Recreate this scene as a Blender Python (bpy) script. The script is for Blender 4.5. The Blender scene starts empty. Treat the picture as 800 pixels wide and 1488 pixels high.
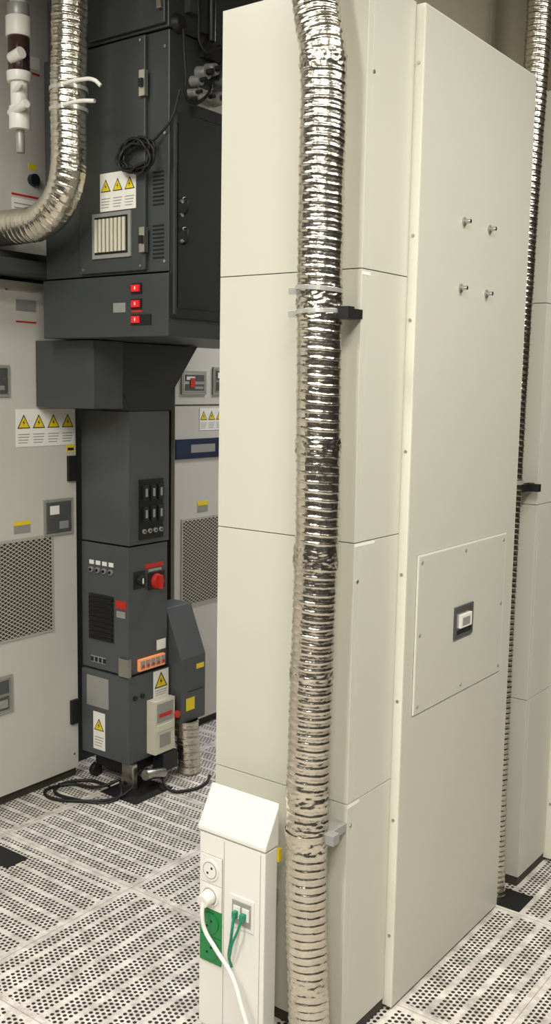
import bpy, bmesh, math, random
from mathutils import Vector, noise, Matrix
random.seed(3)
scene=bpy.context.scene
scene.view_settings.view_transform='Standard'
scene.view_settings.look='None'

def lin(c):
    o=[]
    for v in c:
        v=v/255
        o.append(v/12.92 if v<=0.04045 else ((v+0.055)/1.055)**2.4)
    return (*o,1)

# ---------------------------------------------------------------- materials
def mat(name,col,rough=0.5,metal=0.0,var=0.04,vscale=3.0,bump=0.0,bscale=200,emit=0,spec=0.5):
    m=bpy.data.materials.new(name); m.use_nodes=True
    nt=m.node_tree; b=nt.nodes['Principled BSDF']
    c=lin(col)
    b.inputs['Roughness'].default_value=rough; b.inputs['Metallic'].default_value=metal
    b.inputs['Specular IOR Level'].default_value=spec
    tc=nt.nodes.new('ShaderNodeTexCoord')
    n=nt.nodes.new('ShaderNodeTexNoise'); n.inputs['Scale'].default_value=vscale; n.inputs['Detail'].default_value=4
    nt.links.new(tc.outputs['Object'],n.inputs['Vector'])
    r=nt.nodes.new('ShaderNodeValToRGB')
    r.color_ramp.elements[0].position=0.3; r.color_ramp.elements[1].position=0.7
    r.color_ramp.elements[0].color=tuple(max(0,x*(1-var)) for x in c[:3])+(1,)
    r.color_ramp.elements[1].color=tuple(min(1,x*(1+var)) for x in c[:3])+(1,)
    nt.links.new(n.outputs['Fac'],r.inputs['Fac']); nt.links.new(r.outputs['Color'],b.inputs['Base Color'])
    if bump:
        n2=nt.nodes.new('ShaderNodeTexNoise'); n2.inputs['Scale'].default_value=bscale; n2.inputs['Detail'].default_value=3
        nt.links.new(tc.outputs['Object'],n2.inputs['Vector'])
        bp=nt.nodes.new('ShaderNodeBump'); bp.inputs['Strength'].default_value=bump; bp.inputs['Distance'].default_value=0.002
        nt.links.new(n2.outputs['Fac'],bp.inputs['Height']); nt.links.new(bp.outputs['Normal'],b.inputs['Normal'])
    if emit:
        b.inputs['Emission Color'].default_value=c; b.inputs['Emission Strength'].default_value=emit
    return m
M={}
M['beige']=mat('beige_paint',(199,197,183),0.36,var=0.02,vscale=1.2)
M['beige2']=mat('beige_paint_rear',(198,195,186),0.45,var=0.02)
M['lip']=mat('door_edge_pale',(226,223,208),0.4,var=0.01)  # paler than the cabinet beige, on door lip and panel border
M['seam']=mat('seam_gasket',(60,57,48),0.8)
M['dark']=mat('charcoal_paint',(60,64,65),0.42,var=0.10)
M['tower']=mat('grey_paint',(76,79,81),0.42,var=0.06)
M['black']=mat('black_paint',(28,31,33),0.4,var=0.05)
M['void']=mat('dark_recess',(14,14,14),0.8)
M['white']=mat('white_plastic',(232,230,222),0.35,var=0.01)
M['paper']=mat('label_paper',(235,233,225),0.6,var=0.01)
M['yellow']=mat('warning_yellow',(232,205,30),0.5,var=0.02)
M['ink']=mat('black_ink',(25,25,22),0.6)
M['greytext']=mat('grey_print',(150,148,140),0.7)
M['steel']=mat('brushed_steel',(190,188,180),0.3,metal=1.0,var=0.05,vscale=30)
M['foil']=mat('aluminium_foil',(214,208,194),0.22,metal=1.0,var=0.10,vscale=18,bump=0.6,bscale=110)
M['clamp']=mat('clamp_band',(205,205,198),0.3,metal=0.6)
M['redled']=mat('red_rocker',(215,30,40),0.3,emit=0.35)
M['red']=mat('red_plastic',(190,45,35),0.4)
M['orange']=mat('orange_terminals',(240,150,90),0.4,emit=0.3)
M['green']=mat('green_socket',(28,130,66),0.4)
M['teal']=mat('green_cable_sheath',(30,130,100),0.4)
M['navy']=mat('navy_nameplate',(24,34,66),0.4)
M['silverlabel']=mat('silver_label',(160,160,155),0.4,metal=0.3)
M['cream']=mat('cream_plastic',(210,206,186),0.45)
M['rubber']=mat('black_rubber',(18,18,18),0.55)
M['meshgrey']=mat('mesh_grille',(178,176,166),0.45,metal=0.2)
M['smoke']=mat('smoked_bowl',(60,40,38),0.15)
M['ceil']=mat('ceiling_paint',(165,162,150),0.8)
M['wall']=mat('wall_paint',(84,80,72),0.7)
M['plenum']=mat('plenum_panel',(150,143,122),0.45)
M['lamp']=mat('lamp_diffuser',(255,250,240),0.5,emit=3)

# perforated floor ------------------------------------------------
def floor_mat():
    m=bpy.data.materials.new('perforated_floor_tile'); m.use_nodes=True
    nt=m.node_tree; N=nt.nodes; L=nt.links; b=N['Principled BSDF']
    def mth(op,a,b_=None,c=None):
        n=N.new('ShaderNodeMath'); n.operation=op
        for i,v in enumerate((a,b_,c)):
            if v is None: continue
            if isinstance(v,(int,float)): n.inputs[i].default_value=v
            else: L.new(v,n.inputs[i])
        return n.outputs[0]
    g=N.new('ShaderNodeNewGeometry'); s=N.new('ShaderNodeSeparateXYZ'); L.new(g.outputs['Position'],s.inputs[0])
    X=mth('ADD',s.outputs[0],2.055+6.0); Y=mth('ADD',s.outputs[1],-2.058+6.0)
    tx=mth('MODULO',X,0.6); ty=mth('MODULO',Y,0.6)
    sel=mth('GREATER_THAN',X,6.0)
    inv=mth('SUBTRACT',1.0,sel)
    a=mth('ADD',mth('MULTIPLY',tx,sel),mth('MULTIPLY',ty,inv))
    c=mth('ADD',mth('MULTIPLY',ty,sel),mth('MULTIPLY',tx,inv))
    p=0.0138
    ga=mth('MODULO',a,0.0700)
    row=mth('DIVIDE',ga,p)
    ri=mth('FLOOR',row); rf=mth('SUBTRACT',mth('SUBTRACT',row,ri),0.5)
    ingrp=mth('LESS_THAN',ri,3.5)
    stg=mth('MULTIPLY',mth('MODULO',ri,2.0),0.5)
    cc=mth('ADD',mth('DIVIDE',c,p*1.15),stg)
    cf=mth('SUBTRACT',mth('FRACT',cc),0.5)
    cf=mth('MULTIPLY',cf,1.15)
    d=mth('SQRT',mth('ADD',mth('MULTIPLY',rf,rf),mth('MULTIPLY',cf,cf)))
    hole=mth('LESS_THAN',d,0.375)
    def inside(t,lo,hi): return mth('MULTIPLY',mth('GREATER_THAN',t,lo),mth('LESS_THAN',t,hi))
    brd=mth('MULTIPLY',inside(tx,0.018,0.582),inside(ty,0.018,0.582))
    hole=mth('MULTIPLY',mth('MULTIPLY',hole,ingrp),brd)
    seam=mth('SUBTRACT',1.0,mth('MULTIPLY',inside(tx,0.0013,0.5987),inside(ty,0.0013,0.5987)))
    dark=mth('MAXIMUM',hole,mth('MULTIPLY',seam,0.45))
    n=N.new('ShaderNodeTexNoise'); n.inputs['Scale'].default_value=16; n.inputs['Detail'].default_value=8; n.inputs['Roughness'].default_value=.7; L.new(g.outputs['Position'],n.inputs['Vector'])
    r=N.new('ShaderNodeValToRGB'); r.color_ramp.elements[0].position=0.32; r.color_ramp.elements[1].position=0.60
    r.color_ramp.elements[0].color=lin((160,152,143)); r.color_ramp.elements[1].color=lin((226,220,211))
    L.new(n.outputs['Fac'],r.inputs['Fac'])
    mx=N.new('ShaderNodeMix'); mx.data_type='RGBA'; L.new(dark,mx.inputs['Factor']); L.new(r.outputs['Color'],mx.inputs[6]); mx.inputs[7].default_value=lin((40,36,34))
    L.new(mx.outputs[2],b.inputs['Base Color']); b.inputs['Roughness'].default_value=0.45
    return m
M['floor']=floor_mat()

def grille_mat():
    m=bpy.data.materials.new('expanded_metal'); m.use_nodes=True
    nt=m.node_tree; N=nt.nodes; L=nt.links; b=N['Principled BSDF']
    def mth(op,a,b_=None):
        n=N.new('ShaderNodeMath'); n.operation=op
        for i,v in enumerate((a,b_)):
            if v is None: continue
            if isinstance(v,(int,float)): n.inputs[i].default_value=v
            else: L.new(v,n.inputs[i])
        return n.outputs[0]
    g=N.new('ShaderNodeNewGeometry'); s=N.new('ShaderNodeSeparateXYZ'); L.new(g.outputs['Position'],s.inputs[0])
    u=mth('DIVIDE',s.outputs[1],0.026); v=mth('DIVIDE',s.outputs[2],0.015)
    p1=mth('ABSOLUTE',mth('SUBTRACT',mth('FRACT',mth('ADD',mth('ADD',u,v),500)),0.5))
    p2=mth('ABSOLUTE',mth('SUBTRACT',mth('FRACT',mth('ADD',mth('SUBTRACT',u,v),500)),0.5))
    k=mth('GREATER_THAN',mth('MAXIMUM',p1,p2),0.39)
    mx=N.new('ShaderNodeMix'); mx.data_type='RGBA'; L.new(k,mx.inputs['Factor']); mx.inputs[6].default_value=lin((52,49,45)); mx.inputs[7].default_value=lin((190,186,172))
    L.new(mx.outputs[2],b.inputs['Base Color']); b.inputs['Roughness'].default_value=0.5
    return m
M['grille']=grille_mat()

# ---------------------------------------------------------------- builder
class B:
    def __init__(s,name,bevel=0.0015,parent=None):
        s.name=name; s.bm=bmesh.new(); s.mats=[]; s.bevel=bevel; s.parent=parent
    def mi(s,m):
        if m not in s.mats: s.mats.append(m)
        return s.mats.index(m)
    def prism(s,bot,top,m,smooth=False):
        i=s.mi(m); a=[s.bm.verts.new(p) for p in bot]; b=[s.bm.verts.new(p) for p in top]; n=len(a); fs=[]
        fs.append(s.bm.faces.new(a[::-1])); fs.append(s.bm.faces.new(b))
        for k in range(n):
            f=s.bm.faces.new((a[k],a[(k+1)%n],b[(k+1)%n],b[k])); f.smooth=smooth; fs.append(f)
        for f in fs: f.material_index=i
    def box(s,x0,x1,y0,y1,z0,z1,m):
        s.prism([(x0,y0,z0),(x1,y0,z0),(x1,y1,z0),(x0,y1,z0)],[(x0,y0,z1),(x1,y0,z1),(x1,y1,z1),(x0,y1,z1)],m)
    def poly(s,fr,pts,n0,n1,m):
        s.prism([fr(u,v,n0) for u,v in pts],[fr(u,v,n1) for u,v in pts],m)
    def plate(s,fr,u0,u1,v0,v1,n0,n1,m): s.poly(fr,[(u0,v0),(u1,v0),(u1,v1),(u0,v1)],n0,n1,m)
    def disc(s,fr,u,v,r,n0,n1,m,seg=20,r2=None):
        r2=r if r2 is None else r2
        c=[(math.cos(2*math.pi*k/seg),math.sin(2*math.pi*k/seg)) for k in range(seg)]
        s.prism([fr(u+r*a,v+r*b,n0) for a,b in c],[fr(u+r2*a,v+r2*b,n1) for a,b in c],m,True)
    def cyl(s,p0,p1,r,m,seg=24,r2=None):
        r2=r if r2 is None else r2
        p0=Vector(p0); p1=Vector(p1); d=(p1-p0).normalized(); a=d.orthogonal().normalized(); b=d.cross(a)
        c=[a*math.cos(2*math.pi*k/seg)+b*math.sin(2*math.pi*k/seg) for k in range(seg)]
        s.prism([p0+q*r for q in c],[p1+q*r2 for q in c],m,True)
    def done(s):
        bmesh.ops.recalc_face_normals(s.bm,faces=s.bm.faces)
        me=bpy.data.meshes.new(s.name); s.bm.to_mesh(me); s.bm.free()
        for k in s.mats: me.materials.append(M[k])
        o=bpy.data.objects.new(s.name,me); scene.collection.objects.link(o)
        if s.bevel:
            mod=o.modifiers.new('bevel','BEVEL'); mod.width=s.bevel; mod.segments=2; mod.limit_method='ANGLE'; mod.angle_limit=math.radians(50)
        if s.parent: o.parent=s.parent
        return o
def FX(x): return lambda u,v,n:(x+n,u,v)
def FY(y): return lambda u,v,n:(u,y-n,v)

def curve(name,pts,r,m,parent=None,cyc=False):
    cu=bpy.data.curves.new(name,'CURVE'); cu.dimensions='3D'; cu.bevel_depth=r; cu.bevel_resolution=4; cu.resolution_u=10
    sp=cu.splines.new('BEZIER'); sp.bezier_points.add(len(pts)-1)
    for bp,p in zip(sp.bezier_points,pts):
        bp.co=p; bp.handle_left_type=bp.handle_right_type='AUTO'
    sp.use_cyclic_u=cyc
    cu.materials.append(M[m]); o=bpy.data.objects.new(name,cu); scene.collection.objects.link(o)
    if parent: o.parent=parent
    return o

def warn(b,fr,u0,u1,v0,v1,n,ncol):
    b.plate(fr,u0,u1,v0,v1,0,n,'paper')
    w=(u1-u0)/ncol; h=v1-v0
    for k in range(ncol):
        cx=u0+w*(k+.5); t=min(w*0.42,h*0.3); cy=v0+h*0.66
        b.poly(fr,[(cx-t,cy-t*.8),(cx+t,cy-t*.8),(cx,cy+t*.95)],n,n+.0006,'ink')
        q=t*.8
        b.poly(fr,[(cx-q,cy-q*.85),(cx+q,cy-q*.85),(cx,cy+q*.85)],n+.0006,n+.001,'yellow')
        b.poly(fr,[(cx-q*.22,cy-q*.6),(cx+q*.25,cy-q*.1),(cx+.02*q,cy-.05*q),(cx+q*.12,cy+q*.4),(cx-q*.28,cy-q*.15),(cx,cy-q*.2)],n+.001,n+.0013,'ink')
        for j in range(4):
            y=v0+h*(0.32-0.075*j)
            b.plate(fr,cx-w*.38,cx+w*(.38-.05*j),y,y+h*.022,n,n+.0005,'greytext')

# ---------------------------------------------------------------- room
def slab(name,x0,x1,y0,y1,z0,z1,m):
    b=B(name,0); b.box(x0,x1,y0,y1,z0,z1,m); return b.done()
slab('floor',-4,3,-2.5,6.5,-0.05,0,'floor')
slab('ceiling',-4,3,-2.5,6.5,3.0,3.05,'ceil')
slab('wall_left',-4.05,-4,-2.5,6.5,0,3.0,'wall')
slab('wall_right',3,3.05,-2.5,6.5,0,3.0,'wall')
slab('wall_back',-4,3,6.5,6.55,0,3.0,'wall')
slab('wall_front',-4,3,-2.55,-2.5,0,3.0,'wall')

# ---------------------------------------------------------------- tall beige cabinets (foreground row)
K=.9845
def sy(y): return y*K
def sz(z): return 1.55-(1.55-z)*K
def tall_cabinet(name,y0,y1,x0=-1.525,x1=-1.135,strip=0.197,detail=True,H=2.39):
    b=B(name,0.0015)
    zs=[0.03,0.604,1.206,1.797,H]
    b.box(x0+.004,x1-.004,y0+.004,y1-.004,0.0,H-.01,'seam')
    for k in range(4):
        z0,z1=zs[k]+.001,zs[k+1]-.001
        b.box(x0,x1,y0,y0+.02,z0,z1,'beige')
        b.box(x1-.02,x1,y0+.0205,y0+strip-.001,z0,z1,'beige')
    b.box(x0,x0+.02,y0+.021,y1,0.03,H-.001,'beige')
    b.box(x0+.02,x1-.02,y0+.021,y1,H-.012,H,'beige')
    ys=y0+strip
    b.box(x1-.02,x1+.022,ys,y1-.002,0.012,H-.006,'lip')
    b.box(x1+.0221,x1+.0235,ys+.0025,y1-.004,0.015,H-.009,'beige')
    o=b.done()
    d=B('fittings',0.0004,o); fx=FX(x1+.0235); fy=FY(ys)
    for z in (2.26,1.888,1.70,1.40,1.109,0.8,0.5,0.2):
        d.disc(fy,x1+.010,z,.004,0,.002,'steel',12)
    if detail:
        fs=FX(x1)
        for yy,z in ((1.79,1.119),(1.79,.55),(1.80,2.2)): d.disc(fs,yy+.05,z,.004,0,.002,'steel',12)
        d.plate(fs,y0+.0005,y0+.085,1.197,1.203,0,.0006,'paper'); d.plate(fs,y0+.001,y0+.05,.594,.601,0,.0006,'paper')
        d.plate(fs,y0+.0005,y0+.035,1.784,1.791,0,.0006,'paper')
        a0,a1,c0,c1=sy(2.103),sy(2.619),sz(.742),sz(1.143)
        d.plate(fx,a0-.0008,a1+.0008,c0-.0008,c1+.0008,0,.0005,'seam')
        d.plate(fx,a0,a1,c0,c1,0,.004,'lip'); d.plate(fx,a0+.0035,a1-.0035,c0+.0035,c1-.0035,.004,.0048,'beige')
        for yy in (a0+.018,(a0+a1)/2,a1-.018):
            for z in (c0+.018,c1-.018): d.disc(fx,yy,z,.0045,.0048,.0065,'silverlabel',12)
        for yy in (a0+.018,a1-.018): d.disc(fx,yy,(c0+c1)/2,.0045,.0048,.0065,'silverlabel',12)
        a0,a1,c0,c1=sy(2.305),sy(2.412),sz(.895),sz(.980)
        d.plate(fx,a0,a1,c0,c1,.0048,.010,'tower')
        d.plate(fx,a0+.007,a1-.007,c0+.007,c1-.007,.010,.0105,'steel')
        d.plate(fx,a0+.02,a1-.02,c0+.027,c1-.022,.0105,.016,'white'); d.plate(fx,a0+.03,a1-.035,c0+.034,c1-.03,.016,.018,'silverlabel')
        d.plate(fx,a0+.01,a1-.01,c0+.010,c0+.022,.0105,.011,'void')
        for yy,z in ((2.284,1.955),(2.431,1.956),(2.279,1.794),(2.427,1.792)):
            d.disc(fx,sy(yy),sz(z),.011,0,.002,'silverlabel',20); d.disc(fx,sy(yy),sz(z),.006,.002,.018,'steel',16,.005)
    d.done(); return o
cab=tall_cabinet('tall_equipment_cabinet',1.825,2.65)
cab2=tall_cabinet('tall_equipment_cabinet',2.81,3.70,-1.525,-1.115,0.22,False)
cab3=tall_cabinet('tall_equipment_cabinet',3.82,4.70,-1.525,-1.115,0.22,False)
b=B('ceiling_plenum',0.002)
for k in range(5):
    b.box(-1.50,-1.30,2.25+k*.5,2.25+k*.5+.497,2.392,3.0,'plenum')
b.done()

# unseen dark racks added behind and beside the camera to darken duct reflections
def rack(x0,x1,y0,y1,face):
    b=B('added_dark_rack',0.003); b.box(x0,x1,y0,y1,.05,2.25,'dark'); b.box(x0+.03,x1-.03,y0+.03,y1-.03,0,.05,'rubber'); o=b.done()
    d=B('door_panels',0.001,o)
    if face=='y':
        f=lambda u,v,n:(u,y1+n,v); a,c=x0,x1
    else:
        f=lambda u,v,n:(x0-n,u,v); a,c=y0,y1
    d.plate(f,a+.03,c-.03,.12,2.2,0,.008,'black'); d.plate(f,c-.09,c-.06,1.0,1.2,.008,.03,'steel')
    for k in range(20): d.plate(f,a+.1,c-.15,.3+k*.08,.31+k*.08,.008,.010,'void')
    d.done()
for k in range(4): rack(-2.2+k*.82,-2.2+k*.82+.8,-1.75,-1.05,'y')
for k in range(4): rack(1.35,2.05,-.6+k*.92,-.6+k*.92+.9,'x')

# ---------------------------------------------------------------- flexible ducts
def sample(pts,ds):
    P=[Vector(p) for p in pts]; P=[P[0]*2-P[1]]+P+[P[-1]*2-P[-2]]
    out=[]
    for i in range(1,len(P)-2):
        p0,p1,p2,p3=P[i-1:i+3]; n=60
        for k in range(n):
            t=k/n
            out.append(0.5*((2*p1)+(p2-p0)*t+(2*p0-5*p1+4*p2-p3)*t*t+(3*p1-p0-3*p2+p3)*t**3))
    out.append(P[-2]); res=[out[0]]; acc=0
    for a,c in zip(out,out[1:]):
        L=(c-a).length
        while acc+L>=ds:
            a=a+(c-a)*((ds-acc)/L); L=(c-a).length; acc=0; res.append(a)
        acc+=L
    return res
def duct(name,pts,R,pitch=0.019,amp=0.0026,seg=60,per=12,crumple=0.003,tapes=()):
    pa=sample(pts,pitch/per); bm=bmesh.new(); rings=[]
    up=Vector((0,-1,0)); prev=None
    for i,p in enumerate(pa):
        t=(pa[min(i+1,len(pa)-1)]-pa[max(i-1,0)]).normalized()
        if prev is None: a=(up-t*up.dot(t)).normalized()
        else: a=(prev-t*prev.dot(t)).normalized()
        prev=a; c=t.cross(a); s=i/per; ring=[]
        tp=0
        for zc,hw in tapes: tp=max(tp,1-max(0,abs(p.z-zc)-hw)/.01)
        tp=max(0,tp)
        for k in range(seg):
            th=2*math.pi*k/seg
            ph=s+k/seg+0.12*noise.noise((s*.35,math.cos(th),math.sin(th)))
            w=abs(math.sin(math.pi*ph)); rib=max(0,1-w/.78)**1.25
            land=.25*(1-abs(2*(ph%1)-1))
            d=a*math.cos(th)+c*math.sin(th)
            q=noise.noise(Vector((d.x*1.6,d.y*1.6,s*.22)))+.6*noise.noise(Vector((d.x*5,d.y*5,s*1.1+9)))
            A=amp*(0.8+.5*noise.noise(Vector((s*.5,7,d.x))))*(1-.65*tp)
            cr=crumple*(1+1.5*tp)
            fine=noise.noise(Vector((d.x*9,d.y*9,s*2.2)))
            ring.append(bm.verts.new(p+d*(R-amp+A*(rib+land)+cr*.4*q+cr*.16*fine*(1+1.5*tp)+.0012*tp)))
        rings.append(ring)
    for r0,r1 in zip(rings,rings[1:]):
        for k in range(seg):
            f=bm.faces.new((r0[k],r0[(k+1)%seg],r1[(k+1)%seg],r1[k])); f.smooth=True
    bmesh.ops.recalc_face_normals(bm,faces=bm.faces)
    me=bpy.data.meshes.new(name); bm.to_mesh(me); bm.free(); me.materials.append(M['foil'])
    o=bpy.data.objects.new(name,me); scene.collection.objects.link(o); return o
def band(b,p,R,axis,h,m):
    p=Vector(p); ax=Vector(axis).normalized(); a=ax.orthogonal().normalized(); c=ax.cross(a); seg=40
    i=b.mi(m); L=[]
    for (r,z) in ((R,-h/2),(R+.0018,-h/2),(R+.0018,h/2),(R,h/2)):
        L.append([b.bm.verts.new(p+ax*z+(a*math.cos(2*math.pi*k/seg)+c*math.sin(2*math.pi*k/seg))*r) for k in range(seg)])
    for j in range(4):
        for k in range(seg):
            f=b.bm.faces.new((L[j][k],L[j][(k+1)%seg],L[(j+1)%4][(k+1)%seg],L[(j+1)%4][k])); f.material_index=i
DY=1.748
dm=duct('flexible_exhaust_duct',[(-1.25,DY,2.62),(-1.228,DY,2.40),(-1.212,DY,2.30),(-1.193,DY,2.19),(-1.192,DY,1.95),(-1.191,DY,1.777),(-1.186,DY,1.491),(-1.183,DY,1.255),(-1.188,DY,.965),(-1.192,DY,.648),(-1.190,DY,.40),(-1.180,DY,.20),(-1.168,DY,.0)],0.0490,pitch=.0185,
   tapes=((2.20,.012),(1.42,.012),(1.18,.018),(.92,.006),(.645,.02),(.55,.035),(.20,.01),(1.72,.03)))
b=B('clamps',0.0004,dm)
for z,t in ((1.748,.06),(1.700,-.05)):
    band(b,(-1.191,DY,z),.0492,(t,0.03,1),.009,'clamp')
    b.box(-1.262,-1.238,DY-.012,DY-.006,z-.008,z+.006,'clamp')
band(b,(-1.191,DY,.553),.0502,(0,0,1),.014,'foil')
b.box(-1.15,-1.115,DY-.005,DY+.02,1.686,1.712,'rubber'); b.box(-1.165,-1.13,DY+.02,1.8245,1.69,1.710,'rubber')
b.box(-1.15,-1.118,DY-.005,DY+.02,.54,.563,'silverlabel'); b.box(-1.165,-1.135,DY+.02,1.8245,.542,.561,'silverlabel')
b.done()

LY=2.15
dl=duct('flexible_exhaust_duct',[(-2.385,LY,2.995),(-2.39,LY,2.80),(-2.40,LY,2.60),(-2.408,LY,2.40),(-2.408,LY,2.24),(-2.425,LY,2.15),(-2.475,LY,2.085),(-2.55,LY,2.05),(-2.64,LY,2.045),(-2.80,LY,2.045)],0.057,pitch=.021)
b=B('clamps',0.0004,dl)
band(b,(-2.406,LY,2.43),.0575,(0,0,1),.012,'clamp'); band(b,(-2.407,LY,2.37),.0575,(0,0,1),.012,'clamp')
curve('strap',[(-2.37,LY-.055,2.43),(-2.30,LY-.05,2.432),(-2.25,LY-.04,2.425),(-2.235,LY-.03,2.41)],.006,'white',dl)
curve('strap_tail',[(-2.37,LY-.055,2.37),(-2.30,LY-.05,2.372),(-2.25,LY-.04,2.367)],.006,'white',dl)
b.done()
dr=duct('flexible_exhaust_duct',[(-1.158,2.752,2.99),(-1.158,2.75,2.5),(-1.160,2.73,2.0),(-1.16,2.71,1.3),(-1.162,2.71,.7),(-1.158,2.71,.25),(-1.15,2.71,0.0)],0.036,pitch=.016,seg=32)
b=B('clamps',0.0004,dr); band(b,(-1.16,2.71,1.28),.037,(0,0,1),.012,'clamp'); b.box(-1.14,-1.095,2.765,2.785,1.25,1.272,'rubber'); b.box(-1.145,-1.125,2.73,2.808,1.25,1.272,'rubber')
b.done()
b=B('floor_cutout',0); b.box(-1.22,-1.05,2.67,2.78,0,.002,'void'); b.box(-2.66,-2.47,2.50,2.70,0,.002,'void'); b.box(-2.60,-2.45,1.90,1.985,0,.002,'void')
b.done()

# ---------------------------------------------------------------- rear row of beige cabinets (left)
WX=-2.835
def screen(d,fr,u0,u1,v0,v1):
    d.plate(fr,u0,u1,v0,v1,0,.006,'silverlabel'); m=(v0+v1)/2; g=.010
    d.plate(fr,u0+g,u1-g,v0+g,v1-g,.006,.007,'steel')
    d.plate(fr,u0+.02,u1-.02,m+.006,v1-.016,.007,.009,'tower'); d.plate(fr,u0+.02,u1-.02,v0+.016,m-.006,.007,.009,'tower')
    d.plate(fr,u0+.026,(u0+u1)/2,m+.012,v1-.024,.009,.0095,'paper'); d.plate(fr,(u0+u1)/2,u1-.026,v0+.024,m-.016,.009,.0095,'silverlabel')
def rear_cab(y0,y1,ztop,m='beige2'):
    b=B('process_cabinet',0.002)
    b.box(-3.6,WX-.02,y0,y1,0,ztop-.01,'seam'); b.box(-3.6,WX,y0+.003,y1-.003,.04,ztop,m)
    return b.done()
c1=rear_cab(1.72,2.555,1.893); fr=FX(WX)
d=B('fittings',0.0005,c1)
warn(d,fr,2.272,2.545,1.312,1.446,.0015,4)
d.plate(fr,2.506,2.545,1.175,1.27,0,.014,'rubber'); d.plate(fr,2.505,2.545,1.285,1.315,0,.001,'yellow'); d.plate(fr,2.510,2.54,1.29,1.30,.001,.0014,'ink')
screen(d,fr,2.389,2.53,.975,1.112)
d.plate(fr,2.255,2.33,1.0,1.045,0,.001,'silverlabel'); d.plate(fr,2.255,2.33,1.03,1.045,.001,.0014,'yellow')
d.plate(fr,2.0,2.432,.612,.982,0,.004,'meshgrey'); d.plate(fr,2.01,2.422,.622,.972,.004,.005,'grille')
d.plate(fr,2.509,2.545,.225,.32,0,.014,'rubber')
screen(d,fr,2.10,2.235,.35,.49); screen(d,fr,2.10,2.245,1.49,1.60)
d.plate(fr,2.28,2.37,1.79,1.83,0,.001,'silverlabel'); d.plate(fr,2.28,2.37,1.75,1.756,0,.001,'red')
d.disc(fr,2.24,1.86,.004,0,.002,'steel',10); d.disc(fr,2.53,.10,.004,0,.002,'steel',10)
d.done()
c0=rear_cab(0.6,1.715,1.893); rear_cab(-1.0,0.595,1.893)
c2=rear_cab(3.10,4.0,2.4)
d=B('fittings',0.0005,c2)
screen(d,fr,3.14,3.30,1.50,1.60); d.plate(fr,3.19,3.22,1.53,1.57,.0095,.011,'red'); screen(d,fr,3.345,3.45,1.50,1.62)
warn(d,fr,3.26,3.42,1.345,1.44,.0015,3)
d.plate(fr,3.105,3.9,1.225,1.31,0,.006,'navy'); d.plate(fr,3.20,3.36,1.25,1.285,.006,.007,'silverlabel')
d.plate(fr,3.105,3.9,1.452,1.458,0,.001,'seam')
d.plate(fr,3.25,3.32,.985,1.035,0,.001,'silverlabel'); d.plate(fr,3.25,3.32,1.015,1.035,.001,.0014,'yellow')
d.plate(fr,3.145,3.60,.575,.965,0,.004,'meshgrey'); d.plate(fr,3.155,3.59,.585,.955,.004,.005,'grille')
d.done()
rear_cab(4.0,5.5,2.4)
slab('gap_shade_panel',-3.5,-2.95,2.575,3.098,0,2.0,'black')  # black slab stands in for the shadow in the gap between cabinets
b=B('upper_wall_cabinet',0.002); b.box(-3.6,WX,1.2,2.44,1.99,2.998,'beige2'); ou=b.done()
d=B('fittings',0.0005,ou)
d.plate(fr,2.27,2.40,2.183,2.190,0,.001,'red'); d.plate(fr,2.27,2.40,2.11,2.175,0,.001,'paper')
for k in range(3): d.plate(fr,2.28,2.38,2.125+.015*k,2.129+.015*k,.001,.0014,'greytext')
d.disc(fr,2.36,2.245,.020,0,.02,'black'); d.plate(fr,2.345,2.38,2.28,2.30,0,.001,'yellow')
d.plate(fr,2.30,2.40,2.62,2.66,0,.001,'paper'); d.plate(fr,2.30,2.40,2.60,2.608,0,.001,'red')
d.done()
b=B('cable_tray_ledge',0.003); b.box(-3.4,-2.76,1.2,2.42,1.905,1.982,'dark'); b.box(-2.76,-2.705,1.2,2.40,1.905,1.95,'dark'); b.done()

# ---------------------------------------------------------------- dark process machine
MY=2.295; MX=-2.12
b=B('process_machine',0.003)
b.box(-2.69,MX-.004,MY,3.4,1.89,2.598,'dark')
b.box(-2.62,MX-.004,MY-.004,3.4,2.603,2.998,'dark')
b.box(-2.70,MX,MY-.006,3.2,1.692,1.885,'dark')
b.box(-2.508,-2.212,MY-.014,MY,1.897,2.594,'dark')
b.box(-2.46,-2.13,MY-.016,MY-.004,2.612,2.99,'dark')
b.box(-2.83,-2.53,2.36,2.50,1.455,1.69,'dark')
mach=b.done()
d=B('fittings',0.0006,mach); f=FY(MY-.014)
fx=FX(MX-.004)
d.box(MX-.01,MX+.012,MY+.004,3.1,1.749,2.363,'black')
d.plate(FX(MX+.012),MY+.02,2.60,1.78,2.33,0,.004,'black')
d.plate(FX(MX+.012),MY+.002,MY+.012,1.76,2.35,0,.006,'dark')
for z in (2.06,2.10,1.98): d.disc(FX(MX+.012),MY+.03,z,.007,0,.012,'steel',12)
warn(d,f,-2.409,-2.250,2.087,2.205,.0012,3)
d.plate(f,-2.442,-2.269,1.941,2.082,0,.006,'silverlabel'); d.plate(f,-2.43,-2.281,1.953,2.070,.006,.007,'rubber')
for k in range(8):
    x=-2.425+k*.0178; d.plate(f,x,x+.011,1.96,2.063,.007,.012,'cream')
f2=FY(MY-.006)
for z,w in ((1.843,0),(1.795,0),(1.746,.04)):
    d.plate(f2,-2.278,-2.232+w,z-.017,z+.015,0,.004,'rubber'); d.plate(f2,-2.272,-2.238,z-.011,z+.010,.004,.009,'redled')
    d.plate(f2,-2.258,-2.253,z-.005,z+.005,.009,.0095,'white')
d.plate(f2,-2.278,-2.232,1.768,1.775,0,.001,'red')
d.plate(f2,-2.36,-2.305,1.77,1.80,0,.001,'silverlabel')
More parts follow.
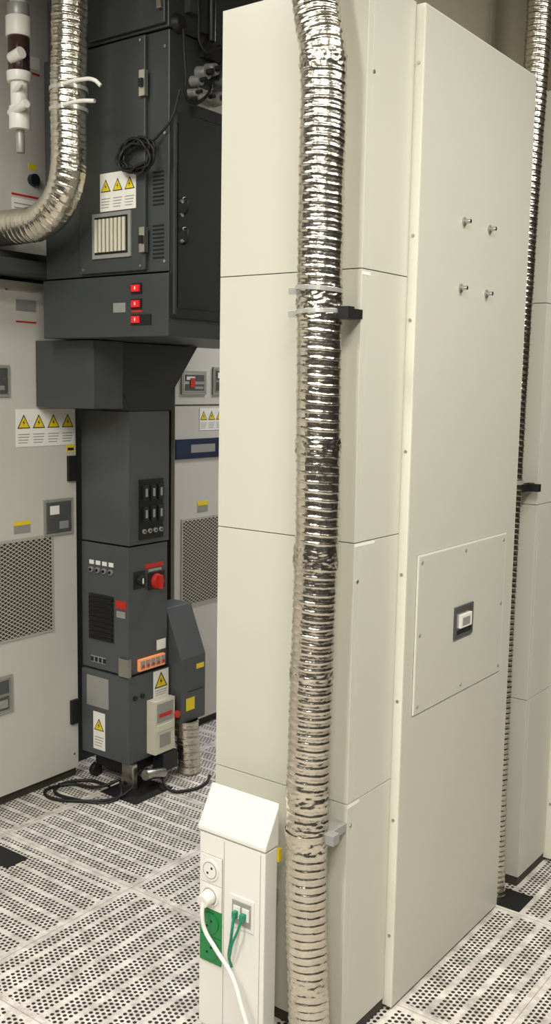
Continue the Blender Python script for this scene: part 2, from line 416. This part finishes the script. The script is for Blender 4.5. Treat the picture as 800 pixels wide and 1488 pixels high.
for z in (2.451,1.987):
    d.plate(f,-2.226,-2.203,z-.038,z+.038,-.004,.012,'steel'); d.plate(f,-2.222,-2.207,z-.012,z+.012,.012,.02,'rubber')
d.plate(FY(MY-.016),-2.15,-2.133,2.65,2.74,0,.014,'steel'); d.plate(FY(MY-.016),-2.147,-2.136,2.68,2.71,.014,.02,'rubber')
f3=FY(MY)
for zc in (2.14,1.98):
    for k in range(9): d.plate(f3,-2.19,-2.145,zc+.012*k-.05,zc+.012*k-.045,0,.002,'void')
for z in (2.55,2.30,1.92): d.disc(f3,-2.14,z,.005,0,.004,'steel',10)
for x in (-2.49,-2.23):
    for z in (2.58,1.91): d.disc(f,x,z,.004,0,.003,'steel',10)
F=FX(MX-.004)
d.box(MX-.05,MX+.01,2.40,2.95,2.365,2.40,'black'); d.box(MX-.05,MX+.0,2.42,2.55,2.40,2.46,'steel')
for yy,zz,r in ((2.40,2.47,.018),(2.43,2.50,.024),(2.47,2.52,.022),(2.50,2.44,.024),(2.44,2.43,.015),(2.52,2.50,.018),(2.38,2.43,.014)):
    d.disc(F,yy,zz,r,0,.035,'silverlabel',20,r*.8); d.disc(F,yy,zz,r*.4,.035,.055,'rubber',16)
d.disc(F,2.33,2.62,.03,0,.02,'rubber',24,.02); d.disc(F,2.45,2.60,.03,0,.02,'rubber',24,.02)
d.box(MX-.01,MX+.015,2.43,2.60,2.55,2.60,'black')
d.box(MX-.01,MX+.02,2.36,2.40,2.66,2.99,'dark')
d.cyl((MX+.02,2.46,2.60),(MX+.02,2.46,2.99),.012,'black')
d.done()
curve('side_cable',[(MX+.02,2.46,2.50),(MX+.04,2.42,2.43),(MX+.02,2.36,2.40),(MX+.03,2.33,2.48),(MX+.02,2.33,2.60)],.005,'rubber',mach)
curve('side_hose',[(MX+.01,2.50,2.50),(MX+.05,2.47,2.58),(MX+.03,2.42,2.56),(MX+.02,2.40,2.66),(MX+.02,2.42,2.99)],.006,'rubber',mach)
for zc in (2.09,2.0):
    curve('sensor_loop',[(MX+.016,2.34,zc+.02),(MX+.045,2.325,zc+.012),(MX+.045,2.325,zc-.015),(MX+.016,2.345,zc-.025)],.0035,'rubber',mach)
    curve('sensor_tip',[(MX+.016,2.34,zc+.02),(MX+.022,2.34,zc+.02),(MX+.03,2.335,zc+.018)],.005,'paper',mach)
b=B('control_tower',0.003)
X0,X1_=-2.83,-2.577
def yzprism(b,x0,x1,pts,m): b.prism([(x0,y,z) for y,z in pts],[(x1,y,z) for y,z in pts],m)
yzprism(b,-2.76,-2.575,[(2.573,1.444),(2.80,1.444),(2.82,1.53),(2.95,1.69),(2.505,1.69),(2.505,1.60)],'black')
b.box(X0,X1_,2.573,2.79,.946,1.443,'tower')
b.box(X0,X1_-.003,2.571,2.785,.450,.940,'tower')
b.box(X0-.0,X1_+.003,2.566,2.795,.105,.443,'tower')
b.box(X0+.05,X1_-.02,2.59,2.78,.055,.105,'rubber')
for x in (-2.60,-2.79):
    for y in (2.60,2.76): b.cyl((x-.012,y,.026),(x+.012,y,.026),.026,'rubber')
b.box(-2.62,-2.56,2.575,2.60,.0,.105,'steel')
tw=b.done()
d=B('fittings',0.0006,tw); fx=FX(X1_); fm=FX(X1_-.003); fy=FY(2.571); fl=FX(X1_+.003); fly=FY(2.566)
d.plate(fx,2.625,2.752,.965,1.19,0,.006,'rubber')
for k in range(2):
    for j in range(3):
        y=2.65+.04*j; z=1.14-.08*k-0.0
        d.plate(fx,y-.013,y+.013,z-.028,z+.028,.006,.016,'black'); d.plate(fx,y-.005,y+.005,z-.014,z+.016,.016,.018,'silverlabel')
for j in range(4):
    y=2.645+.03*j; d.disc(fx,y,.995,.009,.006,.013,'silverlabel',14); d.disc(fx,y,.995,.004,.013,.014,'void',12)
for k in range(4):
    x=-2.785+.035*k; d.plate(fy,x,x+.024,.858,.874,0,.002,'paper'); d.disc(fy,x+.012,.838,.011,0,.008,'silverlabel',14); d.disc(fy,x+.012,.838,.006,.008,.012,'rubber',12)
d.plate(fy,-2.79,-2.655,.565,.745,0,.002,'black')
for k in range(9): d.plate(fy,-2.785,-2.66,.572+.019*k,.580+.019*k,.002,.008,'void')
d.plate(fy,-2.645,-2.59,.705,.735,0,.001,'red'); d.plate(fy,-2.64,-2.595,.67,.695,0,.001,'greytext')
d.plate(fy,-2.78,-2.70,.475,.50,0,.001,'silverlabel')
for k in range(4): d.plate(fy,-2.78+.022*k,-2.765+.022*k,.478,.496,.001,.002,'ink')
d.plate(fm,2.60,2.66,.78,.845,0,.004,'black'); d.disc(fm,2.63,.81,.02,.004,.02,'rubber',20,.016); d.plate(fm,2.627,2.633,.80,.82,.02,.022,'white')
d.plate(fm,2.675,2.765,.765,.83,0,.004,'black'); d.disc(fm,2.72,.795,.030,.004,.02,'red',20,.026); d.plate(fm,2.712,2.728,.768,.82,.02,.032,'red')
d.plate(fm,2.66,2.76,.85,.866,0,.0015,'red'); d.plate(fm,2.68,2.75,.835,.845,0,.0015,'greytext')
d.plate(fm,2.62,2.76,.46,.505,0,.012,'orange')
for k in range(5): d.plate(fm,2.625+.028*k,2.645+.028*k,.468,.50,.012,.016,'silverlabel')
for k in range(5): d.disc(fm,2.635+.028*k,.478,.006,.016,.018,'red',10)
d.plate(fm,2.725,2.775,.52,.56,0,.001,'paper')
d.box(-2.615,-2.565,2.555,2.572,.45,.52,'steel')
d.plate(fly,-2.80,-2.68,.30,.42,0,.001,'silverlabel')
warn(d,fly,-2.765,-2.70,.13,.28,.001,1)
warn(d,fl,2.70,2.785,.32,.44,.001,1)
d.disc(fl,2.60,.36,.01,0,.006,'rubber',12); d.disc(fl,2.64,.36,.01,0,.006,'rubber',12)
d.box(-2.574,-2.53,2.665,2.775,.125,.335,'cream'); d.plate(FX(-2.53),2.675,2.765,.25,.325,0,.002,'silverlabel')
d.plate(FX(-2.53),2.675,2.765,.215,.24,0,.004,'cream'); d.plate(FX(-2.53),2.69,2.75,.15,.20,0,.002,'greytext'); d.plate(FX(-2.53),2.685,2.755,.27,.285,.002,.004,'red')
d.disc(FX(-2.53),2.785,.26,.014,-.02,.01,'red',14)
d.box(-2.577,-2.52,2.70,2.78,.05,.12,'black'); d.cyl((-2.52,2.60,.07),(-2.52,2.70,.05),.02,'steel')
d.done()
cabs=None
for k,pts in enumerate([[(-2.60,2.55,.05),(-2.66,2.50,.02),(-2.80,2.45,.008),(-2.80,2.35,.008),(-2.62,2.40,.008),(-2.55,2.50,.012),(-2.54,2.55,.03)],
    [(-2.6,2.55,.04),(-2.55,2.48,.008),(-2.68,2.38,.008),(-2.80,2.40,.008),(-2.78,2.52,.008),(-2.66,2.55,.008)],
    [(-2.53,2.70,.04),(-2.45,2.66,.01),(-2.40,2.70,.008),(-2.39,2.80,.008),(-2.42,2.86,.01)]]):
    o=curve('power_cable' if cabs is None else 'loop_%d'%k,pts,.006,'rubber',cabs)
    cabs=cabs or o

b=B('sloped_junction_box',0.002)
b.prism([(-2.52,2.80,.215),(-2.52,2.80,.475),(-2.60,2.80,.670),(-2.70,2.80,.670),(-2.70,2.80,.215)],[(-2.52,2.945,.215),(-2.52,2.945,.475),(-2.60,2.945,.670),(-2.70,2.945,.670),(-2.70,2.945,.215)],'tower')
jb=b.done(); d=B('labels',0,jb); f=FX(-2.52)
d.plate(f,2.83,2.88,.26,.31,0,.001,'yellow'); d.plate(f,2.89,2.935,.42,.44,0,.001,'yellow'); d.plate(f,2.84,2.93,.335,.338,0,.001,'void'); d.done()
cn=duct('foil_drain_pipe',[(-2.545,2.86,.213),(-2.54,2.86,.15),(-2.53,2.86,.0)],.050,pitch=.03)

def coil(name,c,R,m):
    pts=[]
    for k in range(6*10):
        a=2*math.pi*k/10; r=R*(1+.2*math.sin(k*1.7)); pts.append((c[0]+r*1.2*math.cos(a),c[1]-.004*(k/10)-.003*math.sin(k*2.3),c[2]+r*.8*math.sin(a)+.003*math.cos(k*.9)))
    return curve(name,pts,.0045,m)
cc=coil('coiled_cable',(-2.222,MY-.03,2.235),.054,'rubber')
curve('tail',[(-2.19,MY-.03,2.26),(-2.15,MY-.02,2.29),(-2.11,MY-.01,2.33),(-2.09,MY+.01,2.42)],.004,'rubber',cc)

b=B('air_filter_regulator',0.001); x,y=-2.625,2.14
b.cyl((x,y,2.66),(x,y,2.99),.026,'white'); b.cyl((x,y,2.62),(x,y,2.68),.040,'white'); b.cyl((x,y,2.68),(x,y,2.72),.034,'silverlabel')
b.cyl((x,y,2.51),(x,y,2.62),.034,'smoke'); b.cyl((x,y,2.485),(x,y,2.515),.038,'white',24,.040)
b.cyl((x,y,2.41),(x,y,2.485),.028,'white'); b.cyl((x,y,2.34),(x,y,2.41),.034,'white'); b.cyl((x,y,2.27),(x,y,2.34),.014,'silverlabel')
b.cyl((x-.02,y-.02,2.39),(x+.07,y-.03,2.405),.013,'white'); b.cyl((x,y-.03,2.55),(x+.05,y-.03,2.56),.018,'white')
b.cyl((x,y-.02,2.45),(x+.05,y-.03,2.47),.008,'white'); b.done()

# ---------------------------------------------------------------- outlet pillar
b=B('power_outlet_pillar',0.003)
px0,px1,py0,py1=-1.468,-1.272,1.70,1.748
b.box(px0,px1,py0,py1,0,.492,'white')
b.prism([(px0-.003,py0-.004,.496),(px0-.003,py0-.004,.506),(px0-.003,py1,.598),(px0-.003,py1,.496)],[(px1+.003,py0-.004,.496),(px1+.003,py0-.004,.506),(px1+.003,py1,.598),(px1+.003,py1,.496)],'white')
b.box(px0+.05,px1-.05,py1,1.824,.30,.34,'steel')
pl=b.done(); d=B('sockets',0.0008,pl); f=FY(py0)
sx=-1.430; zz=(.405,.340,.272,.205)
d.plate(f,sx-.033,sx+.035,.371,.441,0,.001,'greytext'); d.plate(f,sx-.032,sx+.034,.372,.44,0,.004,'white'); d.plate(f,sx-.033,sx+.035,.306,.371,0,.001,'greytext'); d.plate(f,sx-.032,sx+.034,.307,.370,0,.004,'white')
d.plate(f,sx-.032,sx+.034,.239,.305,0,.004,'green'); d.plate(f,sx-.032,sx+.034,.171,.237,0,.004,'green')
for k,z in enumerate(zz):
    mcol='white' if k<2 else 'green'
    d.disc(f,sx,z,.026,.004,.007,mcol,28); d.disc(f,sx,z,.021,.0071,.0074,'greytext' if k<2 else 'teal',28); d.disc(f,sx,z,.019,.0074,.0078,mcol,28)
    for q in (-.007,.007): d.disc(f,sx+q*.9,z+q,.0032,.0078,.0082,'void',10)
d.plate(f,-1.370,-1.300,.288,.366,0,.003,'white'); d.plate(f,-1.362,-1.308,.30,.356,.003,.006,'silverlabel')
d.plate(f,-1.357,-1.337,.315,.345,.006,.008,'paper'); d.plate(f,-1.331,-1.311,.315,.345,.006,.008,'paper')
d.plate(f,-1.352,-1.342,.318,.334,.008,.02,'teal'); d.plate(f,-1.33,-1.318,.318,.334,.008,.02,'teal')
d.plate(f,-1.392,-1.391,.0,.486,0,.0008,'greytext'); d.plate(f,-1.285,-1.284,.0,.486,0,.0008,'greytext')
d.cyl((sx,py0-.007,.340),(sx,py0-.034,.337),.019,'white',24,.015)
d.box(px1-.01,px1+.003,py1,py1+.012,.455,.485,'yellow')
d.done()
curve('white_power_lead',[(sx,1.67,.337),(sx+.004,1.662,.31),(sx+.012,1.662,.275),(sx+.045,1.662,.24),(sx+.095,1.66,.195),(-1.295,1.65,.135),(-1.260,1.64,.07),(-1.240,1.63,.006)],.0052,'white',pl)
curve('lan_cable',[(-1.347,1.683,.326),(-1.345,1.675,.30),(-1.352,1.678,.26),(-1.360,1.682,.22),(-1.358,1.69,.19)],.0035,'teal',pl)
curve('lan_cable_2',[(-1.324,1.683,.326),(-1.328,1.675,.30),(-1.343,1.672,.26),(-1.352,1.675,.225)],.003,'teal',pl)
curve('green_lead',[(-1.278,1.637,.095),(-1.256,1.632,.05),(-1.236,1.622,.006)],.0060,'teal',pl)

# ---------------------------------------------------------------- lamps
def lamp(x,y,w,l,power,col=(1,.97,.90)):
    b=B('ceiling_and_fill_lamp',0.002); b.box(x-w/2-.02,x+w/2+.02,y-l/2-.02,y+l/2+.02,2.965,2.999,'white'); b.box(x-w/2,x+w/2,y-l/2,y+l/2,2.96,2.966,'lamp'); o=b.done()
    L=bpy.data.lights.new('tube_and_fill_light','AREA'); L.shape='RECTANGLE'; L.size=w; L.size_y=l; L.energy=power; L.color=col
    q=bpy.data.objects.new('tube_and_fill_light',L); q.location=(x,y,2.955); scene.collection.objects.link(q); q.parent=o
lamp(0.1,0.2,.3,1.2,64); lamp(0.3,2.2,.3,1.2,52); lamp(-1.2,-0.5,.3,1.2,64); lamp(-2.0,0.9,.3,.9,19); lamp(-2.2,4.6,.4,1.2,60,(.92,.93,1.0)); lamp(.6,-1.6,.4,1.2,56)  # left-aisle lamp and the last one, behind the camera, are added fill
w=bpy.data.worlds.new('world'); scene.world=w; w.use_nodes=True
w.node_tree.nodes['Background'].inputs[0].default_value=(.9,.9,1,1); w.node_tree.nodes['Background'].inputs[1].default_value=.3

# ---------------------------------------------------------------- camera
yaw,pit,rol=math.radians(36.535),math.radians(7.371),math.radians(0.976)
F_=Vector((-math.sin(yaw)*math.cos(pit),math.cos(yaw)*math.cos(pit),-math.sin(pit)))
r_=Vector((math.cos(yaw),math.sin(yaw),0)); u_=r_.cross(F_)
r2=r_*math.cos(rol)+u_*math.sin(rol); u2=-r_*math.sin(rol)+u_*math.cos(rol)
cd=bpy.data.cameras.new('camera'); cam=bpy.data.objects.new('camera',cd); scene.collection.objects.link(cam)
mt=Matrix((r2,u2,-F_)).transposed().to_4x4(); mt.translation=Vector((0,0,1.55)); cam.matrix_world=mt
cd.sensor_fit='VERTICAL'; cd.sensor_height=24; cd.lens=1435.8/1488*24; cd.clip_start=.05
scene.camera=cam
